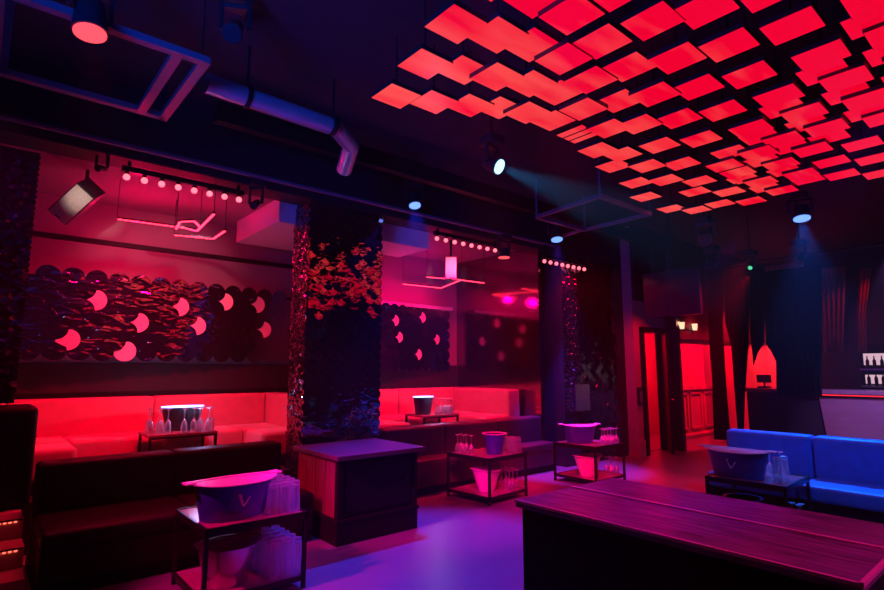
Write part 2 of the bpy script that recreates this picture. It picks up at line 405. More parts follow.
# ------------------------------------------------------------------ booth sofas (U-shaped)
def sofa_u(x0, x1, yf, label, lfront=None, ext=True):
    """x0..x1 outer width; open towards -Y; stands on the platform"""
    z = PZ; D = .30
    t = thing('corner_sofa', label, 'sofa', ((x0 + x1) / 2, YB - .5, z))
    S = z + .42; T = z + .85; yw = yf
    MB().box(x0 + .02, YB - .95, z, x1 - .02, YB - .06, z + .1).box(x0 + .02, yw, z, x0 + .85, YB - .95, z + .1).box(x1 - .85, yw, z, x1 - .02, YB - .95, z + .1).build('plinth', M['blackwood'], t)
    n = max(2, round((x1 - x0 - 1.5) / 1.0)); w = (x1 - x0 - 1.7) / n
    for k in range(n):
        a = x0 + .85 + k * w
        MB().box(a + .004, YB - .98, z + .1, a + w - .004, YB - .30, S, .045, 3).build('seat', M['velvet'], t, True)
    for (a, b) in ((x0 + .28, x0 + .85), (x1 - .85, x1 - .28)):
        MB().box(a, yw + .02, z + .1, b, YB - 1.0, S, .06, 4).build('seat', M['velvet'], t, True)
        MB().box(a, YB - .98, z + .1, b, YB - .30, S, .045, 3).build('corner_seat', M['velvet'], t, True)
    n2 = max(2, n)
    w2 = (x1 - x0 - .6) / n2
    for k in range(n2):
        a = x0 + .3 + k * w2
        MB().box(a + .003, YB - .34, z + .12, a + w2 - .003, YB - .07, T, .05, 3).build('backrest', M['velvet'], t, True)
    MB().box(x0, yw, z, x0 + .3, YB - .07, T, .1, 5).build('arm_backrest', M['velvet'], t, True)
    MB().box(x1 - .3, yw, z, x1, YB - .07, T, .05, 4).build('arm_backrest', M['velvet'], t, True)
    return t
sofa_u(.0, 3.6, 6.62, 'U shaped velvet sofa glowing red under the mirror scale band')
sofa_u(4.1, 7.33, 6.46, 'U shaped velvet sofa in the second booth, partly behind the mosaic column')
# dark end block of the sofa by the stair
o = MB().box(-.01, 6.07, PZ, .46, 6.6, PZ + .87, .07, 5).build('end_bolster', M['darkleather'], None, True)
tag(o, 'rounded dark upholstered sofa end beside the glowing steps', 'sofa end')

# ------------------------------------------------------------------ front benches
def bench(x0, x1, yf, yb, label, m, n):
    t = thing('banquette_bench', label, 'bench', ((x0 + x1) / 2, (yf + yb) / 2, 0))
    MB().box(x0, yf + .04, 0, x1, yb, .12).build('plinth', M['blackwood'], t)
    MB().box(x0, yf, .1, x1, yb - .2, .34, .02).build('seat_base', M[m], t)
    w = (x1 - x0) / n
    for k in range(n):
        MB().box(x0 + k * w + .003, yf - .01, .33, x0 + (k + 1) * w - .003, yb - .24, .46, .04, 3).build('seat_cushion', M[m], t, True)
    for k in range(n):
        MB().box(x0 + k * w + .003, yb - .26, .3, x0 + (k + 1) * w - .003, yb, .86, .05, 4).build('backrest', M[m], t, True)
    return t
bench(.46, 2.62, 4.98, 6.0, 'long black leather bench behind the nearest trolley', 'darkleather', 2)
bench(4.12, 7.38, 5.76, 6.28, 'long plum leather bench behind the middle and far trolleys', 'plum', 3)

# ------------------------------------------------------------------ black cabinet
t = thing('cabinet', 'black square cabinet with purple lit top in front of the mosaic column', 'cabinet', (3.17, 5.12, 0))
X0, X1, Y0, Y1 = 2.70, 3.66, 4.68, 5.55
MB().box(X0 + .03, Y0 + .03, .12, X1 - .03, Y1, .78).build('body', M['blackwood'], t)
MB().box(X0, Y0, 0, X1, Y1, .2, .006).box(X0 - .012, Y0 - .012, .2, X1 + .012, Y1, .235, .008).build('plinth', M['blackwood'], t)
MB().box(X0 - .04, Y0 - .06, .785, X1 + .06, Y1 + .04, .83, .006).build('top', M['boxtop'], t)
fr = MB()
for k in range(4):
    fr.box(X0 + .012, Y0 + .08 + k * .2, .24, X0 + .03, Y0 + .08 + k * .2 + .188, .78, .004)
fr.build('side_boards', M['sidewood'], t)
for (a, b) in ((X0 + .005, X0 + .05), (X1 - .05, X1 - .005)): MB().box(a, Y0 + .005, .235, b, Y0 + .06, .785).build('corner_post', M['blackwood'], t)
MB().box(X0 + .09, Y0 + .02, .28, X1 - .09, Y0 + .03, .74, .004).build('front_panel', M['blackwood'], t)
MB().cyl((X1 - .14, Y0 + .02, .52), (X1 - .14, Y0 - .01, .52), .03).build('knob', M['blackmetal'], t)

# ------------------------------------------------------------------ long table
t = thing('long_table', 'long dark plank table with black sides in the corner nearest the camera', 'table', (3.2, 1.5, 0))
X0, X1, Y0, Y1 = 2.66, 3.76, .63, 2.40
MB().box(X0, Y0, .79, X0 + .575, Y1, .83, .003).build('tabletop_plank', M['topwood'], t)
MB().box(X0 + .597, Y0, .79, X1, Y1, .83, .003).build('tabletop_plank', M['topwood'], t)
MB().box(X0 + .574, Y0 + .002, .79, X0 + .598, Y1 - .002, .837).build('inlay_strip', M['brass'], t)
MB().box(X0 - .008, Y0 - .008, .82, X0 + .008, Y1 + .004, .835).box(X0 - .008, Y0 - .008, .82, X1, Y0 + .01, .835).build('edge_trim', M['brass'], t)
MB().box(X0 + .03, Y0 + .03, .08, X0 + .06, Y1 - .03, .79).build('side_panel', M['blackwood'], t)
MB().box(X1 - .06, Y0 + .03, .08, X1 - .03, Y1 - .03, .79).build('side_panel', M['blackwood'], t)
MB().box(X0 + .06, Y1 - .06, .08, X1 - .06, Y1 - .03, .79).build('end_panel', M['blackwood'], t)
MB().box(X0 + .06, Y0 + .03, .08, X1 - .06, Y0 + .06, .79).build('end_panel', M['blackwood'], t)
MB().box(X0 + .01, Y0 + .01, 0, X1 - .01, Y1 - .01, .08).build('plinth', M['blackwood'], t)

# ------------------------------------------------------------------ trolleys, buckets, glasses
TH, TW, TD = .55, .76, .74
def make_trolley(label):
    t = thing('drinks_trolley', label, 'trolley')
    w, d = TW / 2, TD / 2; s = .028
    MB().box(-w + .012, -d + .012, TH - .012, w - .012, d - .012, TH, .003).build('tray_top', M['traytop'], t)
    fb = MB().box(-w, -d, TH - .045, w, -d + .02, TH + .008).box(-w, d - .02, TH - .045, w, d, TH + .008).box(-w, -d, TH - .045, -w + .02, d, TH + .008).box(w - .02, -d, TH - .045, w, d, TH + .008)
    fb.build('top_frame', M['blackmetal'], t)
    for sx in (-1, 1):
        for sy in (-1, 1):
            MB().box(sx * w - (s if sx > 0 else 0), sy * d - (s if sy > 0 else 0), 0, sx * w + (0 if sx > 0 else s), sy * d + (0 if sy > 0 else s), TH - .04).build('leg', M['blackmetal'], t)
    MB().box(-w + .01, -d + .01, .075, w - .01, d - .01, .09).build('lower_shelf', M['traytop'], t)
    MB().box(-w, -d, .06, w, -d + .02, .095).box(-w, d - .02, .06, w, d, .095).box(-w, -d, .06, -w + .02, d, .095).box(w - .02, -d, .06, w, d, .095).build('lower_frame', M['blackmetal'], t)
    return t
tr1 = make_trolley('black metal trolley with the largest bucket and ribbed tumblers, before the black bench')
TR = [((1.67, 4.37, 0), 0), ((5.24, 5.22, 0), math.radians(4)), ((7.12, 4.93, 0), 0), ((6.22, 2.28, 0), math.radians(2))]
tr1.location = TR[0][0]
LBL = ['', 'black metal trolley beside the plum bench with a small upright blue bucket on it',
       'black metal trolley standing at the foot of the wide mosaic column', 'black metal trolley pulled up to the blue sofa']
for k in (1, 2, 3): dup(tr1, TR[k][0], TR[k][1], LBL[k])
def at(k, lx, ly, z):
    (x, y, _), a = TR[k]; c, s = math.cos(a), math.sin(a)
    return (x + lx * c - ly * s, y + lx * s + ly * c, z)

def make_bucket(label, body='bucket', ex=1.5, rim='bucketrim', emblem=True, r0=.115, r1=.165, h=.27, lift=.05, handles=True):
    t = thing('ice_bucket', label, 'ice bucket')
    N = 40
    body_ = MB().lathe([(r0 * .9, 0), (r0, .004), (r0 + (r1 - r0) * .5, h * .5, lift * .2), (r1, h, lift), (r1 + .006, h + .004, lift), (r1 - .008, h, lift), (r1 - (r1 - r0) * .5 - .008, h * .5, lift * .2), (r0 - .01, .02), (.0, .02)], N, ex, 1).build('body', M[body], t, True)
    MB().lathe([(r1 + .002, h + .003, lift), (r1 + .022, h + .006, lift), (r1 + .022, h + .013, lift), (r1 - .008, h + .012, lift), (r1 - .008, h + .003, lift)], N, ex, 1).build('rim', M[rim], t, True)
    if handles:
        for sx in (-1, 1):
            x = sx * (r1 * ex)
            MB().box(min(x, x + sx * .075), -.05, h + lift + .006, max(x, x + sx * .075), .05, h + lift + .02, .006).build('handle', M[rim], t)
    if emblem:
        # small white forked mark printed low on the flank: two curved strokes meeting at the base
        for side in (-1,):
            mbb = MB(); y = side * (r1 * .86 + .004) - 0.0
            def slope(z): return side * ((r0 + (r1 - r0) * z / h) * .995 + .007)
            L_ = [(-.035, .19), (-.026, .16), (-.012, .125), (.0, .10)]; R_ = [(.045, .165), (.026, .135), (.012, .115), (.0, .10)]
            for P in (L_, R_):
                for (a, b), (c, d) in zip(P[:-1], P[1:]): mbb.bar((a, slope(b), b), (c, slope(d), d), .02, .006)
            for P in ([(-.035, .19), (-.018, .175)],):
                for (a, b), (c, d) in zip(P[:-1], P[1:]): mbb.bar((a, slope(b), b), (c, slope(d), d), .012, .004)
            mbb.build('emblem', M['emblem'], body_)
    return t
b1 = make_bucket('large oval blue ice bucket with white forked mark on the nearest trolley', ex=1.6, r0=.15, r1=.185, h=.25, lift=.02)
b1.location = at(0, -.1, -.1, TH); b1.rotation_euler = (0, 0, math.radians(4))
b2 = dup(b1, at(3, -.13, .13, TH), math.radians(-90), 'oval blue ice bucket with white forked mark on the trolley by the blue sofa')
b3 = make_bucket('upright blue ice bucket with pale rim on the middle trolley', ex=1.05, r0=.1, r1=.14, h=.25, lift=0, emblem=False, handles=False)
b3.location = at(1, .02, -.12, TH)
b4 = make_bucket('oval violet ice bucket on the trolley under the wide mosaic column', ex=1.5, r0=.13, r1=.165, h=.24, lift=.02, emblem=False)
b4.location = at(2, -.08, .1, TH); b4.rotation_euler = (0, 0, math.radians(-35))
# buckets on the lower shelves
s1 = make_bucket('silver ice bucket on the lower shelf of the nearest trolley', 'silver', 1.15, 'silver', False, .13, .19, .27, .02, False); s1.location = at(0, -.13, -.12, .09)
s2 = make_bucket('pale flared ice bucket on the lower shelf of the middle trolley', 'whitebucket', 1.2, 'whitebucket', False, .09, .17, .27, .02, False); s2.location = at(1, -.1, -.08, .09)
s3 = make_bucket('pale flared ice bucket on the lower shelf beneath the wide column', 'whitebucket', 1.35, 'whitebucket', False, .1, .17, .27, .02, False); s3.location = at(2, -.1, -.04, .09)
s4 = make_bucket('silver ice bucket on the lower shelf of the blue sofa trolley', 'silver', 1.15, 'silver', False, .1, .16, .25, .0, False); s4.location = at(3, -.15, .1, .09)

def make_tumbler(label, h=.25, r=.042):
    t = thing('tumbler', label, 'glass'); n = 14
    prof = [(r, 0), (r - .004, 0.0), (r - .007, .02), (r * .74, h - .02), (r * .78, h), (.0, h)]
    mb = MB(); mb.lathe([(r, .001), (r * .985, .001 + h * .3), (r * .8, h - .004), (r * .76, h), (0, h)], n)
    mb.lathe([(r - .005, .001), (r * .72, h - .03), (0, h - .028)], n)
    o = mb.build('bowl', M['glass'], t, False)
    MB().lathe([(r * .775, h - .03), (r * .8, h - .01), (r * .78, h + .001), (0, h + .001)], n).build('base', M['glass'], t, True)
    return t
def make_flute(label, h=.26, r=.032):
    """stemmed glass standing upside down"""
    t = thing('wine_glass', label, 'glass'); n = 14
    mb = MB(); mb.lathe([(r, .001), (r * 1.12, h * .2), (r * .85, h * .42), (.008, h * .56), (0, h * .56)], n); mb.lathe([(r - .003, .001), (r * 1.03, h * .2), (r * .75, h * .42), (0, h * .52)], n)
    mb.build('bowl', M['glass'], t, True)
    MB().lathe([(.007, h * .54), (.005, h * .75), (.008, h - .01)], 10).build('stem', M['glass'], t, True)
    MB().lathe([(.0, h - .012), (.03, h - .004), (.034, h), (0, h + .001)], n).build('foot', M['glass'], t, True)
    return t
tum = None
def glasses(kind, k, pts, z, label, group, h=.25):
    first = None
    for (lx, ly) in pts:
        loc = at(k, lx + random.uniform(-.004, .004), ly + random.uniform(-.004, .004), z)
        if first is None:
            first = (make_tumbler if kind == 't' else make_flute)(label, h); first['group'] = group
            first.location = loc
        else: dup(first, loc, random.uniform(0, 6))
gr = [(x, y) for x in (.05, .14, .23, .32) for y in (.03, .13, .23)]
glasses('t', 0, [(.14, -.26), (.23, -.26), (.32, -.26)] + [(.24, -.16), (.33, -.16), (.24, -.06), (.33, -.06), (.24, .05), (.33, .05), (.33, .15)], TH, 'upturned clear tumbler in the cluster on top of the nearest trolley', 'tumblers on the nearest trolley', .23)
glasses('t', 0, [(.16 + .0 * i, y) for i, y in enumerate((-.3, -.2, -.1, 0.))] + [(.25, y) for y in (-.3, -.2, -.1, 0., .1)] + [(.33, y) for y in (-.3, -.2, -.1, 0., .1)], .09, 'upturned clear tumbler in the cluster on the lower shelf of the nearest trolley', 'tumblers on the lower shelf of the nearest trolley', .27)
glasses('f', 1, [(-.3, .24), (-.3, .14), (-.21, .27), (-.21, .17), (-.25, .05)], TH, 'upturned stemmed glass in the small group beside the upright blue bucket', 'stemmed glasses on the middle trolley', .24)
glasses('t', 1, [(.16, -.28), (.24, -.28), (.32, -.28), (.24, -.18), (.32, -.18), (.3, -.08)], TH, 'upturned tumbler on the far side of the upright blue bucket', 'tumblers on the middle trolley', .2)
glasses('f', 1, [(.12, -.28), (.2, -.28), (.28, -.28), (.16, -.18), (.24, -.18), (.32, -.18), (.2, -.08), (.3, -.08)], .09, 'upturned stemmed glass on the lower shelf of the middle trolley', 'stemmed glasses under the middle trolley', .25)
glasses('f', 2, [(-.04, -.3), (.04, -.3), (.12, -.3), (.2, -.3), (.28, -.3), (.04, -.21), (.12, -.21), (.2, -.21), (.28, -.21)], TH, 'upturned stemmed glass in the row on the trolley below the wide column', 'stemmed glasses on the far trolley', .22)
glasses('f', 2, [(.16, -.26), (.24, -.26), (.32, -.26), (.2, -.16), (.3, -.16)], .09, 'upturned stemmed glass on the lower shelf below the wide column', 'stemmed glasses under the far trolley', .25)
glasses('t', 3, [(-.16, -.24), (-.04, -.27)], TH, 'tall upturned tumbler at the edge of the trolley by the blue sofa', 'tumblers on the blue sofa trolley', .24)
glasses('f', 3, [(.0, -.05), (.1, -.1), (.1, -.2)], TH, 'upturned stemmed glass behind the tumblers on the blue sofa trolley', 'stemmed glasses on the blue sofa trolley', .26)
glasses('f', 3, [(.2, -.3), (.28, -.3), (.28, -.22)], .09, 'upturned stemmed glass under the blue sofa trolley', 'stemmed glasses under the blue sofa trolley', .2)

# booth tables
def booth_table(cx, cy, w, d, label):
    t = thing('side_table', label, 'table', (cx, cy, PZ)); h = .48
    MB().box(cx - w / 2, cy - d / 2, PZ + h - .03, cx + w / 2, cy + d / 2, PZ + h, .003).build('tabletop', M['traytop'], t)
    for sx in (-1, 1):
        for sy in (-1, 1):
            a, b = cx + sx * (w / 2 - .02), cy + sy * (d / 2 - .02)
            MB().box(a - .014, b - .014, PZ, a + .014, b + .014, PZ + h - .03).build('leg', M['blackmetal'], t)
    MB().box(cx - w / 2 + .02, cy - d / 2, PZ + h - .05, cx + w / 2 - .02, cy - d / 2 + .015, PZ + h - .03).build('apron', M['blackmetal'], t)
    return t
def lit_bucket(cx, cy, z, w, label, h=.27):
    t = thing('illuminated_bucket', label, 'ice bucket', (cx, cy, z))
    MB().lathe([(.1, 0), (.13, h), (.122, h), (.095, .02), (0, .02)], 28, w / .26, 1, cx=0, cy=0).build('body', M['blackplastic'], t, True, local=True)
    MB().lathe([(.133, h + .001), (.136, h + .012), (.12, h + .012), (.12, h + .001)], 28, w / .26, 1).build('light_rim', M['rimlight'], t, True, local=True)
    return t
BT = [(1.86, 6.92), (5.15, 6.92)]
booth_table(BT[0][0], BT[0][1], .74, .5, 'low table with a glowing bucket before the U sofa of the first booth')
booth_table(BT[1][0] + .55, BT[1][1], .74, .5, 'low table with a glowing bucket in the second booth')
TR += [((BT[0][0], BT[0][1], 0), 0), ((BT[1][0] + .55, BT[1][1], 0), 0)]
tz = PZ + .48
lit_bucket(BT[0][0] + .06, BT[0][1] + .1, tz, .46, 'black bucket with a cool glowing rim on the first booth table')
lit_bucket(BT[1][0] + .38, BT[1][1] + .02, tz, .36, 'black bucket with a cool glowing rim on the second booth table')
glasses('f', 4, [(-.3, -.02), (-.22, -.02), (-.3, .08), (-.14, -.1), (-.22, -.1), (.0, -.2)], tz, 'upturned stemmed glass on the dark side of the first booth bucket', 'stemmed glasses on the first booth table', .27)
glasses('f', 4, [(.12, -.14), (.2, -.14), (.28, -.14), (.34, -.08), (.16, -.22), (.26, -.22)], tz, 'stemmed glass catching cool light before the first booth bucket', 'cool lit glasses on the first booth table', .27)
glasses('f', 5, [(.0, -.12), (.08, -.12), (.16, -.12), (.24, -.12), (.32, -.12), (.12, -.2), (.22, -.2)], tz, 'upturned stemmed glass beside the glowing bucket of the second booth', 'stemmed glasses on the second booth table', .25)

# ------------------------------------------------------------------ blue sofa
t = thing('blue_sofa', 'long blue leather sofa facing the plank table', 'sofa', (7.0, 1.5, 0))
MB().box(6.7, .2, 0, 7.45, 3.0, .1).build('plinth', M['blackwood'], t)
MB().box(6.66, .2, .1, 7.3, 3.0, .3, .02).build('seat_base', M['blackwood'], t)
for k in range(3):
    MB().box(6.62, .2 + k * .93, .3, 7.25, .2 + (k + 1) * .93 - .008, .46, .05, 4).build('seat_cushion', M['blueleather'], t, True)
for k in range(3):
    MB().box(7.22, .2 + k * .93, .3, 7.46, .2 + (k + 1) * .93 - .008, .9, .06, 4).build('backrest', M['blueleather'], t, True)

# ------------------------------------------------------------------ bar
t = thing('bar_counter', 'long black bar with stainless front and red light strip under its top', 'bar', (13.8, 2.4, 0))
MB().box(13.55, -1.0, 0, 14.2, 5.05, 1.14).build('body', M['blackwood'], t)
MB().box(13.4, -1.0, 1.14, 14.3, 5.08, 1.22, .01).build('countertop', M['boxtop'], t)
for (a, b) in ((3.62, 2.2), (2.18, .8)):
    MB().prism([(a, 1.06), (a - .08, .24), (b + .02, .24), (b + .02, 1.06)], 'x', 13.50, 13.54).build('front_panel', M['stainless'], t)
MB().box(13.45, -.9, .2, 13.56, 3.7, .235).build('ledge', M['blackmetal'], t)
MB().box(13.5, -.9, 1.105, 13.515, 3.72, 1.125).build('light_strip', M['barstrip'], t)
sp = thing('bar_cabinet', 'tall dark violet cabinet standing on the bar', 'cabinet', (13.8, 4.1, 1.22))
MB().box(13.6, 3.86, 1.22, 14.1, 4.36, 2.35, .01).build('body', mat('violet_black_panel', (.045, .03, .07), .4), sp)
MB().box(13.585, 3.9, 1.27, 13.6, 4.32, 2.3).build('front', mat('violet_black_front', (.06, .04, .1), .3), sp)
tl = thing('cash_till', 'small black till screen on the bar beneath the pointed red arch', 'till', (13.75, 4.75, 1.22))
MB().box(13.62, 4.62, 1.22, 13.85, 4.84, 1.26, .004).build('base', M['blackplastic'], tl)
MB().cyl((13.76, 4.73, 1.26), (13.76, 4.73, 1.36), .02).build('stand', M['blackplastic'], tl)
MB().box(13.73, 4.58, 1.34, 13.76, 4.88, 1.52, .005).build('screen', M['blackplastic'], tl)
# back bar shelf with bottles
t = thing('bottle_shelf', 'backlit shelf of bottles behind the bar', 'shelf', (15.3, 2.4, 0))
MB().box(15.45, .6, 0, 15.6, 3.25, 2.2).build('back_panel', M['blackwood'], t)
MB().box(15.435, .7, 1.74, 15.45, 3.2, 2.0).box(15.435, .7, 1.32, 15.45, 3.2, 1.52).build('backlight', M['shelflight'], t)
MB().box(15.1, .65, 1.62, 15.45, 3.22, 1.66).build('shelf_board', M['stainless'], t)
MB().box(15.1, .65, 1.24, 15.45, 3.22, 1.28).build('shelf_board', M['stainless'], t)
MB().box(15.1, .6, 0, 15.45, 3.25, 1.24).build('cupboard', M['blackwood'], t)
bt = None
for row, zz in enumerate((1.28, 1.66)):
    for k in range(9):
        y = 3.1 - k * .13
        if bt is None:
            bt = tag(MB().lathe([(.033, 0), (.035, .01), (.035, .17), (.012, .22), (.012, .28), (0, .281)], 12).build('bottle', M['blackplastic'], None, True), 'dark bottle standing on the backlit shelf', 'bottle', 'bottles on the back bar shelf')
            bt.location = (15.25, y, zz)
        else:
            c = bt.copy(); COL.objects.link(c); c.location = (15.25 + random.uniform(-.03, .03), y, zz)
struct(MB().box(15.62, -3.6, 0, 15.75, 4.25, CEIL).build('wall_bar', M['blackwall']))

# ------------------------------------------------------------------ curtains
def curtain(name, X, rows, m, label, cat='curtain', amp=.05, waves=6, group=None, n=None):
    """rows: (pixel y, left x, right x) turned into real points on the plane X; rippled cloth with thickness"""
    pts = []
    for (py, a, b) in rows:
        da, db = ray(a, py), ray(b, py)
        pts.append((1.65 + (da[2] * X / da[0] + db[2] * X / db[0]) / 2, da[1] * X / da[0], db[1] * X / db[0]))
    bm = bmesh.new(); n = n or waves * 8; grid = []
    fine = []
    for (z0, a0, b0), (z1, a1, b1) in zip(pts[:-1], pts[1:]):
        for k in range(4):
            f = k / 4; fine.append((z0 + (z1 - z0) * f, a0 + (a1 - a0) * f, b0 + (b1 - b0) * f))
    fine.append(pts[-1])
    for z, a, b in fine:
        grid.append([bm.verts.new((X + amp * math.sin(2 * PI * waves * i / n) * min(1, abs(b - a) / .25), a + (b - a) * i / n, z)) for i in range(n + 1)])
    for r0, r1 in zip(grid[:-1], grid[1:]):
        for i in range(n): bm.faces.new((r0[i], r0[i + 1], r1[i + 1], r1[i]))
    bmesh.ops.solidify(bm, geom=bm.faces[:], thickness=.012)
    me = bpy.data.meshes.new(name); bmesh.ops.recalc_face_normals(bm, faces=bm.faces[:]); bm.to_mesh(me); bm.free()
    for p in me.polygons: p.use_smooth = True
    me.materials.append(m)
    o = bpy.data.objects.new(name, me); COL.objects.link(o); tag(o, label, cat, group); return o
CX_ = 12.6
curtain('curtain', CX_, [(268, 708, 724), (325, 708, 723), (380, 712, 726), (440, 714, 731)], M['curtain'], 'black curtain hanging at the end of the wainscot wall')
curtain('curtain', CX_, [(268, 724, 749.5), (322, 725, 749.3), (345, 731, 748.5), (400, 735, 745), (435, 738, 744)], M['curtain'], 'black curtain between the two narrow red gaps')
curtain('curtain', CX_, [(268, 749.6, 765), (330, 749.8, 765), (343, 751, 764.6), (352, 752, 758.5), (365, 753, 754)], M['curtain'], 'black curtain gathered to one side of the pointed red arch', waves=4)
curtain('curtain', CX_, [(268, 764, 822), (343, 765.5, 822), (350, 770.5, 822), (361, 776, 822), (395, 776.5, 822)], M['curtain'], 'widest black curtain hanging over the bar', waves=9)
curtain('drape', 15.0, [(268, 817, 846), (300, 820, 845), (352, 824, 843)], M['redcurtain'], 'dim crimson drape above the bar beside the tall dark cabinet', waves=5)
curtain('drape', 15.0, [(268, 860, 872), (312, 857, 866), (352, 858, 867)], M['redcurtain'], 'narrow crimson drape above the bottle shelf', waves=3)
cr = MB().cyl((12.6, 5.4, 3.95), (12.6, 1.0, 3.95), .025).build('curtain_rail', M['blackmetal'], None, True); tag(cr, 'black rail carrying the black curtains', 'curtain rail')

# ------------------------------------------------------------------ LED ceiling panels
TS = .30
def make_tile():
    t = thing('ceiling_light_panel', 'square red glowing panel in the staggered ceiling cluster', 'light panel', (0, 0, 0), 0, 'staggered red ceiling panels')
    MB().box(-TS / 2, -TS / 2, 0, TS / 2, TS / 2, .004).build('screen', M['led'], t, local=True)
    MB().box(-TS / 2 - .004, -TS / 2 - .004, .004, TS / 2 + .004, TS / 2 + .004, .04).build('housing', M['blackplastic'], t, local=True)
    MB().cyl((0, 0, .04), (0, 0, CEIL - 3.95 - .0), .008, n=8).build('hanger', M['blackmetal'], t, local=True)
    return t
tiles = [(2.52, 3.55), (2.83, 3.42), (3.11, 3.26), (3.34, 3.12), (3.6, 3.02), (3.9, 2.97), (4.33, 2.99), (4.45, 2.72),
         (4.82, 3.09), (5.12, 2.98), (5.35, 3.23), (5.64, 2.98), (5.87, 2.69), (6.06, 3.36), (6.25, 3.07), (6.67, 3.57), (6.96, 3.04), (7.46, 3.61), (7.8, 3.40), (7.75, 3.05), (6.6, 2.82), (7.3, 2.75), (7.95, 2.72),
         (2.4, 3.01), (2.68, 2.88), (2.95, 2.78), (3.24, 2.67), (3.52, 2.62), (3.93, 2.65),
         (2.26, 2.5), (2.56, 2.40), (2.83, 2.32), (3.15, 2.28), (3.56, 2.32), (4.04, 2.36), (4.59, 2.48), (5.2, 2.6),
         (2.12, 2.03), (2.45, 1.97), (2.77, 1.93), (3.18, 1.97), (3.62, 2.02), (4.17, 2.1), (4.76, 2.18), (5.37, 2.25), (5.95, 2.2), (6.3, 2.4),
         (2.78, 1.6), (3.24, 1.62), (3.79, 1.72), (4.33, 1.81), (4.91, 1.85),
         (3.38, 1.33), (3.91, 1.4), (4.45, 1.46), (3.5, 1.0), (4.01, 1.03)]
zo = {}
def seg(x0, x1, y, y1, step, n0):
    x = x0; k = 0
    while x < x1:
        f = (x - x0) / max(.01, x1 - x0)
        tiles.append((x, y + (y1 - y) * f + (.04 if k % 2 else -.03))); zo[len(tiles) - 1] = (-.024, .024, -.01, .035)[k % 4] ; x += step; k += 1
seg(4.57, 6.25, 1.04, .95, .27, 0)
seg(5.0, 6.5, 1.46, 1.34, .26, 0)
seg(5.5, 6.6, 1.86, 1.62, .26, 0)
seg(6.2, 7.3, 2.04, 1.95, .27, 0)
seg(6.65, 7.9, 2.42, 2.3, .28, 0)
seg(4.08, 5.9, .62, .6, .27, 0)
tiles += [(6.76, 1.22), (7.35, 1.24), (7.09, 1.57), (7.67, 1.61), (7.97, 1.3), (7.55, 1.93)]
proto = make_tile(); allt = []
for k, (x, y) in enumerate(tiles):
    o = proto if k == 0 else dup(proto)
    dz = zo.get(k, ((k * 37) % 7 - 3) * .008)
    s = 1 + dz / 2.3
    o.location = (x * s, y * s, 3.95 + dz); allt.append(o)
allt[0]['label'] = 'red glowing ceiling panel at the booth side corner of the cluster'
allt[6]['label'] = 'red glowing ceiling panel crossed by two dark slits'
o6 = allt[6]
MB().box(-.06, -TS / 2, -.004, -.045, TS / 2, 0).box(.045, -TS / 2, -.004, .06, TS / 2, 0).build('divider', M['blackplastic'], o6, local=True)

# ------------------------------------------------------------------ stage lights
def look(d):
    return Vector(d).to_track_quat('-Z', 'Y')
def moving_head(pos, aim, lens, label, top=CEIL, r=.075, L=.2, light=None):
    """pos = lens centre; barrel points along aim; yoke and base hang from the ceiling"""
    pos = Vector(pos); d = Vector(aim).normalized()
    c = pos - d * (L * .55)
    t = thing('moving_head_light', label, 'stage light', (c.x, c.y, c.z + .3))
    MB().box(c.x - .1, c.y - .1, c.z + .2, c.x + .1, c.y + .1, c.z + .3, .015).build('base', M['blackplastic'], t)
    MB().cyl((c.x, c.y, c.z + .3), (c.x, c.y, top), .015).build('pole', M['blackmetal'], t)
    side = d.cross(Vector((0, 0, 1)))
    if side.length < .1: side = Vector((1, 0, 0))
    side.normalize()
    yk = MB()
    for s in (-1, 1):
        a = c + side * s * (r + .03)
        yk.bar(a, (a.x, a.y, c.z + .2), .022, .04)
    yk.bar(Vector((c.x, c.y, c.z + .19)) - side * (r + .04), Vector((c.x, c.y, c.z + .19)) + side * (r + .04), .03, .03)
    yk.build('yoke', M['blackplastic'], t)
    hd = MB().cyl(c - d * L * .45, pos - d * .012, r * .8, r * 1.05, 24)
    hd = hd.build('head', M['blackplastic'], t, True)
    MB().cyl(pos - d * .014, pos, r * .92, r * .92, 24).build('lens', M[lens], hd)
    return t
def spot(name, loc, target, col, power, angle, blend=.4, r=.04):
    l = bpy.data.lights.new(name, 'SPOT'); l.color = col; l.energy = power; l.spot_size = math.radians(angle); l.spot_blend = blend; l.shadow_soft_size = r
    o = bpy.data.objects.new(name, l); COL.objects.link(o); o.location = loc
    o.rotation_euler = (Vector(target) - Vector(loc)).to_track_quat('-Z', 'Y').to_euler(); return o
def area(name, loc, target, col, power, sx, sy, spread=180):
    l = bpy.data.lights.new(name, 'AREA'); l.shape = 'RECTANGLE'; l.size = sx; l.size_y = sy; l.color = col; l.energy = power; l.spread = math.radians(spread)
    o = bpy.data.objects.new(name, l); COL.objects.link(o); o.location = loc
    o.rotation_euler = (Vector(target) - Vector(loc)).to_track_quat('-Z', 'Y').to_euler(); return o
def point(name, loc, col, power, r=.05):
    l = bpy.data.lights.new(name, 'POINT'); l.color = col; l.energy = power; l.shadow_soft_size = r
    o = bpy.data.objects.new(name, l); COL.objects.link(o); o.location = loc; return o
RED = (1, .0, .045); BLUE = (.03, .08, 1); VIO = (.45, .04, 1)

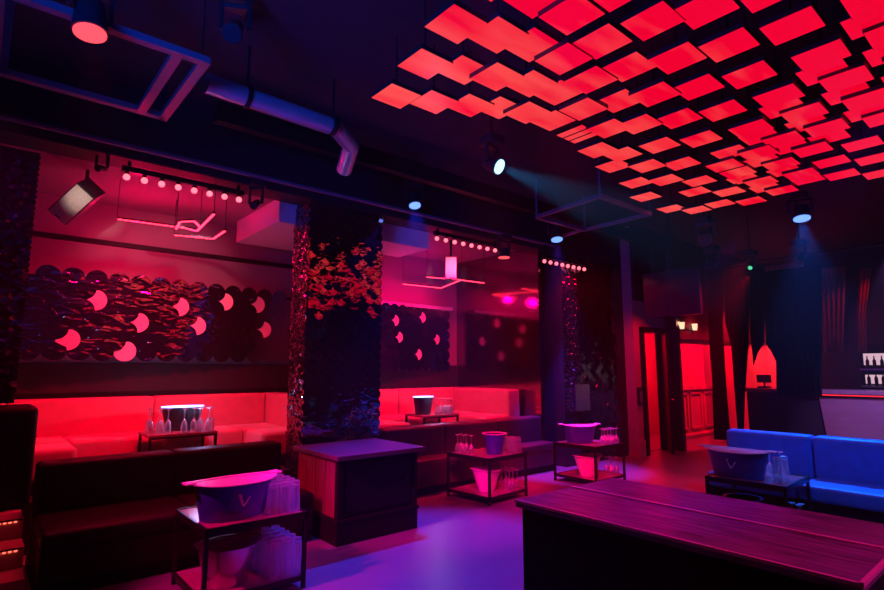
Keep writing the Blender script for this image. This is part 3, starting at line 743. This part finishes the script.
def mh(px, py, z, aim, lens, label, **k):
    d = ray(px, py); t = (z - 1.65) / d[2]; p = d * t + Vector((0, 0, 1.65))
    moving_head(p, aim, lens, label, **k); return p
pA = mh(90, 34, 3.75, (.05, -.12, -1), 'lensred', 'round stage light with a glowing red lens near the steel frame', r=.1, L=.22)
pB = mh(415, 206, 3.85, (-.1, -.3, -.95), 'lensblue', 'stage light with a blue glowing lens above the black cabinet', r=.085)
pC = mh(500, 167, 3.75, (.25, -.8, -.5), 'lenswhite', 'stage light throwing a pale blue beam through the haze', r=.085)
pD = mh(557, 240, 3.75, (-.15, -.2, -.95), 'lensblue', 'stage light hanging inside the square steel frame', r=.1)
pE = mh(802, 219, 3.85, (-.2, -.1, -.95), 'lensblue', 'stage light with a bright blue lens over the blue sofa', r=.12)
pF = mh(504, 258, 3.45, (0, 0, -1), 'lensred', 'short can light with red lens in the second booth', top=3.82, r=.1, L=.16)
pG = mh(253, 206, 3.5, (-.5, -.5, -.5), 'lensglass', 'small unlit spotlight at the end of the first bulb row', top=3.82, r=.045, L=.14)
pH = mh(705, 240, 3.6, (-.6, -.2, -.5), 'lensglass', 'unlit stage light beyond the end of the red panels', r=.1)
pI = mh(709, 266, 3.4, (-.6, .2, -.4), 'lensglass', 'small unlit stage light hanging in front of the black curtains', r=.08)
pJ = mh(798, 262, 3.4, (-.6, .2, -.6), 'lensglass', 'small unlit spotlight over the widest black curtain', r=.06)
pK = mh(97, 168, 3.6, (-.6, -.5, -.2), 'lensglass', 'tiny dark spotlight fixed above the pale faced speaker', top=3.82, r=.035, L=.1)
pL = mh(232, 34, 4.1, (-.3, -.5, -.6), 'lensglass', 'unlit stage light in the blue lit ceiling corner', r=.07)
pM = mh(750, 268, 3.5, (-.8, 0, -.5), 'greenled', 'small stage light with a green indicator above the curtains', r=.04, L=.12)

# bulb rows
def bulb_row(x0, x1, y, z, n, label):
    t = thing('bulb_batten', label, 'bulb batten', ((x0 + x1) / 2, y, 3.75))
    MB().box(x0 - .05, y - .03, z + .055, x1 + .05, y + .03, z + .11, .004).build('batten', M['blackmetal'], t)
    for xa in (x0, x1 - .03): MB().box(xa, y - .015, z + .11, xa + .03, y + .015, 3.76).build('bracket', M['blackmetal'], t)
    for k in range(n):
        x = x0 + (x1 - x0) * k / (n - 1)
        lh = MB().cyl((x, y, z + .03), (x, y, z + .058), .022).build('lamp_holder', M['blackmetal'], t, True)
        MB().ball((x, y, z), .033, 14, 10).build('bulb', M['bulb'], lh, True)
bulb_row(.99, 2.13, 6.1, 3.585, 8, 'row of eight red bulbs over the first booth')
bulb_row(5.11, 6.37, 6.1, 3.6, 8, 'row of eight red bulbs over the second booth')
bulb_row(7.2, 8.35, 5.74, 3.47, 8, 'row of eight red bulbs at the wide mosaic column')

# zigzag LED fixtures
def led_fixture(strokes, z, label, top=3.82, w=.022, dotted=True):
    P = [[Vector((*(lambda d, t: (d[0] * t, d[1] * t))(ray(*p), (z - 1.65) / ray(*p)[2]), z)) for p in s] for s in strokes]
    c = P[0][0]
    t = thing('led_ceiling_light', label, 'led light', (c.x, c.y, z))
    for s in P:
        mb = MB(); hb = MB(); w2 = MB()
        for a, b in zip(s[:-1], s[1:]):
            hb.bar(a + Vector((0, 0, .014)), b + Vector((0, 0, .014)), .034, .02)
            n = max(2, int((b - a).length / .055))
            if dotted:
                for k in range(n):
                    q0 = a.lerp(b, (k + .12) / n); q1 = a.lerp(b, (k + .88) / n); mb.bar(q0, q1, w, .012)
            else: mb.bar(a, b, w, .012)
        ch = hb.build('channel', M['blackmetal'], t); mb.build('light_strip', M['redstrip'], ch)
        for q in (s[0], s[-1]): MB().cyl(q + Vector((0, 0, .02)), (q.x, q.y, top), .004, n=6).build('suspension_wire', M['blackmetal'], t)
    return t
led_fixture([[(117, 219), (185, 228), (197, 231), (214, 214)], [(176, 229), (180, 222), (194, 221), (200, 227)]], 3.35, 'zigzag red led light nearest the bulb row in the first booth')
led_fixture([[(174, 235), (213, 239), (225, 231)]], 3.35, 'short bent red led light behind the zigzag one in the first booth')
led_fixture([[(403, 284), (441, 288), (461, 280), (484, 283)], [(427, 277), (462, 280)]], 3.2, 'branching red led light over the second booth sofa', dotted=False)
# ------------------------------------------------------------------ speakers
FH = Vector((math.cos(A_), math.sin(A_), 0)); RT = Vector((math.sin(A_), -math.cos(A_), 0)); UZ = Vector((0, 0, 1))
def speaker(c, nrm, lng, s, label, top=3.82):
    """nrm: where the grille faces, lng: direction of the long side"""
    n = nrm.normalized(); l = (lng - n * lng.dot(n)).normalized(); x = (-n).cross(l)
    rot = Matrix((x, -n, l)).transposed().to_euler()
    t = thing('wall_speaker', label, 'speaker', c)
    t.rotation_euler = rot
    w, d, h = s
    cb = MB().box(-w / 2, -d / 2, -h / 2, w / 2, d / 2, h / 2, .01).build('cabinet', M['blackplastic'], t, local=True)
    MB().box(-w / 2 + .012, -d / 2 - .012, -h / 2 + .012, w / 2 - .012, -d / 2 - .001, h / 2 - .012, .004).build('grille', M['grille'], t, local=True)
    MB().box(-.03, -d / 2 - .014, -h / 2 + .02, .03, -d / 2 - .011, -h / 2 + .035).build('badge', M['blackplastic'], t, local=True)
    p = Vector(c)
    b0 = p - n * (d / 2 - .02); MB().path([b0, b0 - n * .06, Vector(((b0 - n * .06).x, (b0 - n * .06).y, top))], .018).build('bracket', M['blackmetal'], t)
    return t
speaker((.66, 6.75, 3.42), -FH * .8 - UZ * .5 + RT * .1, RT * .8 + UZ * .75, (.22, .26, .46), 'black speaker with pale grille tilted down in the first booth corner')
speaker((5.85, 6.62, 3.32), -FH - UZ * .25, UZ, (.2, .24, .38), 'black speaker with pale grille above the second booth')
# ------------------------------------------------------------------ ceiling steelwork
z = 3.9
t = thing('steel_frame', 'violet lit rectangular steel frame hanging near the red stage light', 'steel frame', (.5, 4.6, z))
for (a, b) in (((-.6, 3.96), (1.1, 3.96)), ((-.6, 5.12), (1.1, 5.12)), ((1.08, 3.93), (1.08, 5.16)), ((.9, 3.96), (.9, 5.12)), ((-.1, 3.96), (-.1, 5.12))):
    MB().bar((*a, z), (*b, z), .07, .05).build('beam', M['steelframe'], t)
for (a, b) in ((1.08, 4.04), (1.08, 5.12), (-.1, 4.04), (-.1, 5.12)):
    MB().cyl((a, b, z), (a, b, CEIL), .006).build('hanger', M['blackmetal'], t)
MB().bar((-.1, 5.12, 3.9), (-.1, 5.12, 4.5), .16, .08).build('post', M['steelframe'], t)
t = thing('steel_frame', 'square steel frame around the stage light beyond the cabinet', 'steel frame', (6.7, 4.4, z))
C4 = [(6.17, 5.04), (6.02, 3.86), (7.3, 3.86), (7.36, 5.02)]
for k in range(4): MB().bar((*C4[k], z), (*C4[(k + 1) % 4], z), .06, .05).build('beam', M['steelframe'], t)
for a in C4: MB().cyl((*a, z), (*a, CEIL), .015).build('hanger', M['steelframe'], t)
MB().cyl((7.45, 5.6, 3.9), (7.3, 5.02, 3.9), .03).build('arm', M['steelframe'], t)
t = thing('air_duct', 'pale blue round duct running along the ceiling to a clamp', 'duct', (2, 4.5, 4.0))
MB().path([(1.25, 4.5, 4.02), (2.5, 4.55, 4.02), (2.8, 4.75, 3.98), (2.92, 5.1, 3.85)], .085, 18).build('pipe', M['duct'], t, True)
for x in (1.6, 2.45):
    MB().cyl((x - .02, 4.515, 4.02), (x + .02, 4.516, 4.02), .1, n=20).cyl((x, 4.515, 4.1), (x, 4.515, CEIL), .012).build('clamp', M['blackmetal'], t, True)
t = thing('lighting_pipe', 'long black pipe rail running above the booths', 'pipe', (3, 5.93, 3.9))
MB().cyl((-2.0, 5.9, 3.84), (7.7, 5.9, 3.84), .028, n=12).build('pipe', M['steelframe'], t, True)
for x in (-.5, 1.5, 3.5, 5.5, 7.5): MB().box(x - .02, 5.9, 3.83, x + .02, 6.0, 3.86).build('bracket', M['blackmetal'], t)
t = thing('ceiling_beam', 'black steel beam crossing the ceiling behind the panels', 'beam', (3, 5.2, 4.2))
MB().box(1.6, 5.3, 4.1, 9.4, 5.42, 4.3).build('web', M['blackmetal'], t)
hs = thing('hanging_screen', 'dark unlit screen hanging before the wide mosaic column', 'screen', (9.0, 4.4, 3))
MB().box(8.98, 3.95, 2.55, 9.06, 4.95, 3.35, .01).build('display', mat('screen_glass', (.02, .015, .035), .15), hs)
MB().cyl((9.02, 4.45, 3.35), (9.02, 4.45, CEIL), .03).build('pole', M['blackmetal'], hs)
# wall lamp
t = thing('wall_lamp', 'small warm twin wall lamp above the wainscot', 'lamp', (11.4, WY - .1, 2.55))
MB().box(11.3, WY - .13, 2.5, 12.1, WY - .1, 2.54).build('bracket', M['blackmetal'], t)
for x in (11.4, 12.0):
    MB().cyl((x, WY - .16, 2.5), (x, WY - .16, 2.64), .045, .06, 14).build('lamp_shade', M['warmlamp'], t, True)

# step LED strips
for k, (y, zz) in enumerate(((5.7, .43), (5.4, .28))):
    t = thing('step_light', ('red dotted light strip under the top step', 'red dotted light strip under the middle step')[k], 'led strip', (-.5, y, zz))
    mb = MB(); x = -1.6
    while x < .36: mb.box(x, y - .012, zz - .005, x + .02, y - .002, zz + .005); x += .034
    mb.build('light_strip', M['steptape'], t)
    MB().box(-1.6, y - .006, zz + .008, .39, y, zz + .02).build('channel', M['blackmetal'], t)

# ------------------------------------------------------------------ lights
# booth 1 and 2 bulb rows, pointing down into the booth
area('bulb_row_glow', (1.56, 6.14, 3.5), (1.7, 7.5, .9), (1, 0, .035), 80, 1.2, .1, 110)
area('bulb_row_glow_second', (5.74, 6.14, 3.5), (5.8, 7.5, .9), (1, 0, .06), 105, 1.3, .1, 120)
area('bulb_row_glow_third', (7.8, 5.7, 3.4), (7.8, 4.6, .5), RED, 40, 1.2, .08, 140)
point('led_glow', (1.35, 7.4, 3.3), (1, 0, .08), 24, .04)
point('led_glow_b', (1.95, 7.2, 3.28), (1, 0, .08), 18, .04)
point('led_glow_second', (5.6, 7.7, 3.1), (1, 0, .16), 16, .04)
point('led_glow_second_b', (6.4, 7.7, 3.1), (1, 0, .16), 14, .04)
spot('added_scale_fill', (1.9, 6.4, 3.5), (1.9, 8.1, 2.75), (1, .3, .42), 40, 76, .6)  # added pinkish-white fill so the pale scales show, no lamp of its own
spot('red_can_beam', pF + Vector((0, 0, -.03)), (pF.x, pF.y, 0), (1, 0, .06), 420, 36, .5)
spot('red_par_beam', pA + Vector((0, 0, -.04)), (1.2, 4.6, 0), (1, 0, .05), 30, 60, .6)
spot('blue_beam_cabinet', pB + Vector((0, 0, -.03)), (3.2, 3.9, 0), (.0, .03, 1), 1300, 52, .7)
dC = Vector((.25, -.8, -.5)).normalized()
spot('pale_beam', pC + dC * .03, pC + dC * 3, (.03, .4, 1), 2500, 24, .5)
spot('blue_beam_column', pD + Vector((0, 0, -.03)), (7.6, 5.6, 0), (.1, .03, 1), 1300, 40, .6)
spot('blue_beam_sofa', pE + Vector((0, 0, -.04)), (7.4, 1.9, .3), (0, .14, 1), 1600, 45, .7)
# unseen spots over the dance floor, some added as fill
spot('sofa_blue', (5.2, 0, 3.8), (7.2, 1.9, .6), (0, .16, 1), 240, 48, .7, .08)
spot('floor_magenta', (-1.5, 3.9, 3.8), (4.7, 4.5, 0), (1, 0, .5), 1900, 20, .9, .08)
spot('floor_violet', (8.8, 3.2, 3.7), (4.5, 3.9, 0), (.35, 0, 1), 260, 26, .9, .08)
spot('floor_red', (9.6, 3.4, 3.5), (6.9, 4.7, 0), (1, 0, .05), 700, 50, .8, .08)
spot('trolley_magenta', (-1.2, 4.1, 3.9), (1.75, 4.4, .4), (1, 0, .22), 1300, 26, .8, .08)  # added to brighten the nearest trolley, no fixture behind it
spot('trolley_pink', (1.5, 1.5, 4.2), (5.3, 5.2, .5), (1, 0, .16), 3200, 14, .8, .08)  # added to brighten the glasses on the middle trolley
spot('trolley_pink_far', (1.5, 1.2, 4.2), (7.15, 4.9, .4), (1, 0, .12), 4500, 11, .8, .08)  # added the same way for the far trolley
spot('tumbler_pink', (2.6, .6, 3.95), (1.98, 4.35, .5), (1, 0, .25), 1100, 12, .8, .06)  # added narrow spot on tumblers that the bucket shades
spot('floor_blue', (2.3, 1.9, 4.35), (2.9, 4.0, 0), (0, .05, 1), 520, 30, .8, .08)
spot('table_violet', (3.2, -2.2, 3.8), (3.2, 1.3, .8), (.65, .0, .35), 700, 38, .8, .08)  # added violet fill on the plank table
spot('table_blue', (5.2, .6, 3.8), (3.2, 2.1, .8), (.1, .0, 1), 330, 34, .9, .08)
spot('cabinet_red', (-1.8, 4.9, 3.2), (2.7, 5.1, .4), (1, 0, .03), 700, 20, .7, .08)  # added spot standing in for booth red on the cabinet side
spot('ceiling_blue', (-1.6, 1.6, 2.9), (1.6, 3.0, 4.5), (0, .07, 1), 1100, 80, 1, .6)
# corridor, wainscot, area behind the curtains
point('corridor_red', (12.2, 6.4, 2.4), (1, 0, .03), 260, .15)
spot('wainscot_red', (11.9, 4.2, 3.6), (12.0, 5.6, 1.6), (1, 0, .03), 1100, 52, .7)
area('backroom_red', (15.85, 5.0, 2.6), (16.6, 5.0, 1.6), (1, .02, .04), 110, .8, 1.2, 170)
spot('backroom_side_red', (14.6, 4.3, 3.4), (13.8, 5.6, 1.5), (1, 0, .03), 900, 80, .7)
spot('corridor_wall_red', (9.2, 4.0, 3.4), (9.9, 5.6, 1.6), (1, 0, .03), 220, 50, .8)
spot('bar_front_violet', (11.2, 1.8, 3.6), (13.5, 2.8, .7), (.6, .22, 1), 1800, 40, .8)
spot('bar_drape_red', (14.4, 2.4, 3.9), (15.0, 3.3, 2.6), (1, 0, .03), 50, 70, .8)
spot('warm_lamp_glow', (11.2, WY - .25, 2.6), (10.3, WY, 2.6), (1, .45, .25), 12, 60, .8)
point('cool_bucket_glow', (BT[0][0] + .2, BT[0][1] - .22, tz + .36), (.4, .45, 1), 7, .02)
point('cool_bucket_glow_second', (BT[1][0] + .5, BT[1][1] - .22, tz + .34), (.4, .45, 1), 6, .02)
spot('added_speaker_fill', (-.2, 3.2, 3.0), (.68, 6.6, 3.42), (1, .7, .65), 420, 6.5, 1)  # added narrow fill to keep the grille pale, not a club lamp
spot('added_speaker_fill_second', (3.5, 3.2, 2.9), (5.85, 6.6, 3.32), (1, .7, .65), 420, 6.5, 1)  # second added fill, aimed at the other grille

# world: unlit room
w = bpy.data.worlds.new('World'); sc.world = w; w.use_nodes = True
w.node_tree.nodes['Background'].inputs[0].default_value = (.05, .03, .09, 1); w.node_tree.nodes['Background'].inputs[1].default_value = .0

# stage haze: a thin even mist fills the whole room
wnt = w.node_tree
vs = wnt.nodes.new('ShaderNodeVolumeScatter'); vs.inputs['Color'].default_value = (.9, .9, .95, 1); vs.inputs['Density'].default_value = .0038; vs.inputs['Anisotropy'].default_value = .3
wnt.links.new(vs.outputs[0], wnt.nodes['World Output'].inputs['Volume'])

# camera
cd = bpy.data.cameras.new('camera'); cam = bpy.data.objects.new('camera', cd); COL.objects.link(cam)
cam.location = (0, 0, 1.65); cam.rotation_euler = (PI / 2 + P_, 0, A_ - PI / 2)
cd.sensor_width = 36; cd.lens = 540 / 884 * 36; cd.clip_start = .05; cd.clip_end = 100
sc.camera = cam
sc.view_settings.view_transform = 'Standard'; sc.view_settings.look = 'None'
sc.view_settings.exposure = 0; sc.view_settings.gamma = 1; sc.view_settings.use_curve_mapping = False
sc.cycles.max_bounces = 8; sc.cycles.diffuse_bounces = 3; sc.cycles.glossy_bounces = 4; sc.cycles.transparent_max_bounces = 24; sc.cycles.volume_bounces = 0
sc.cycles.use_denoising = True
sc.cycles.sample_clamp_indirect = 4
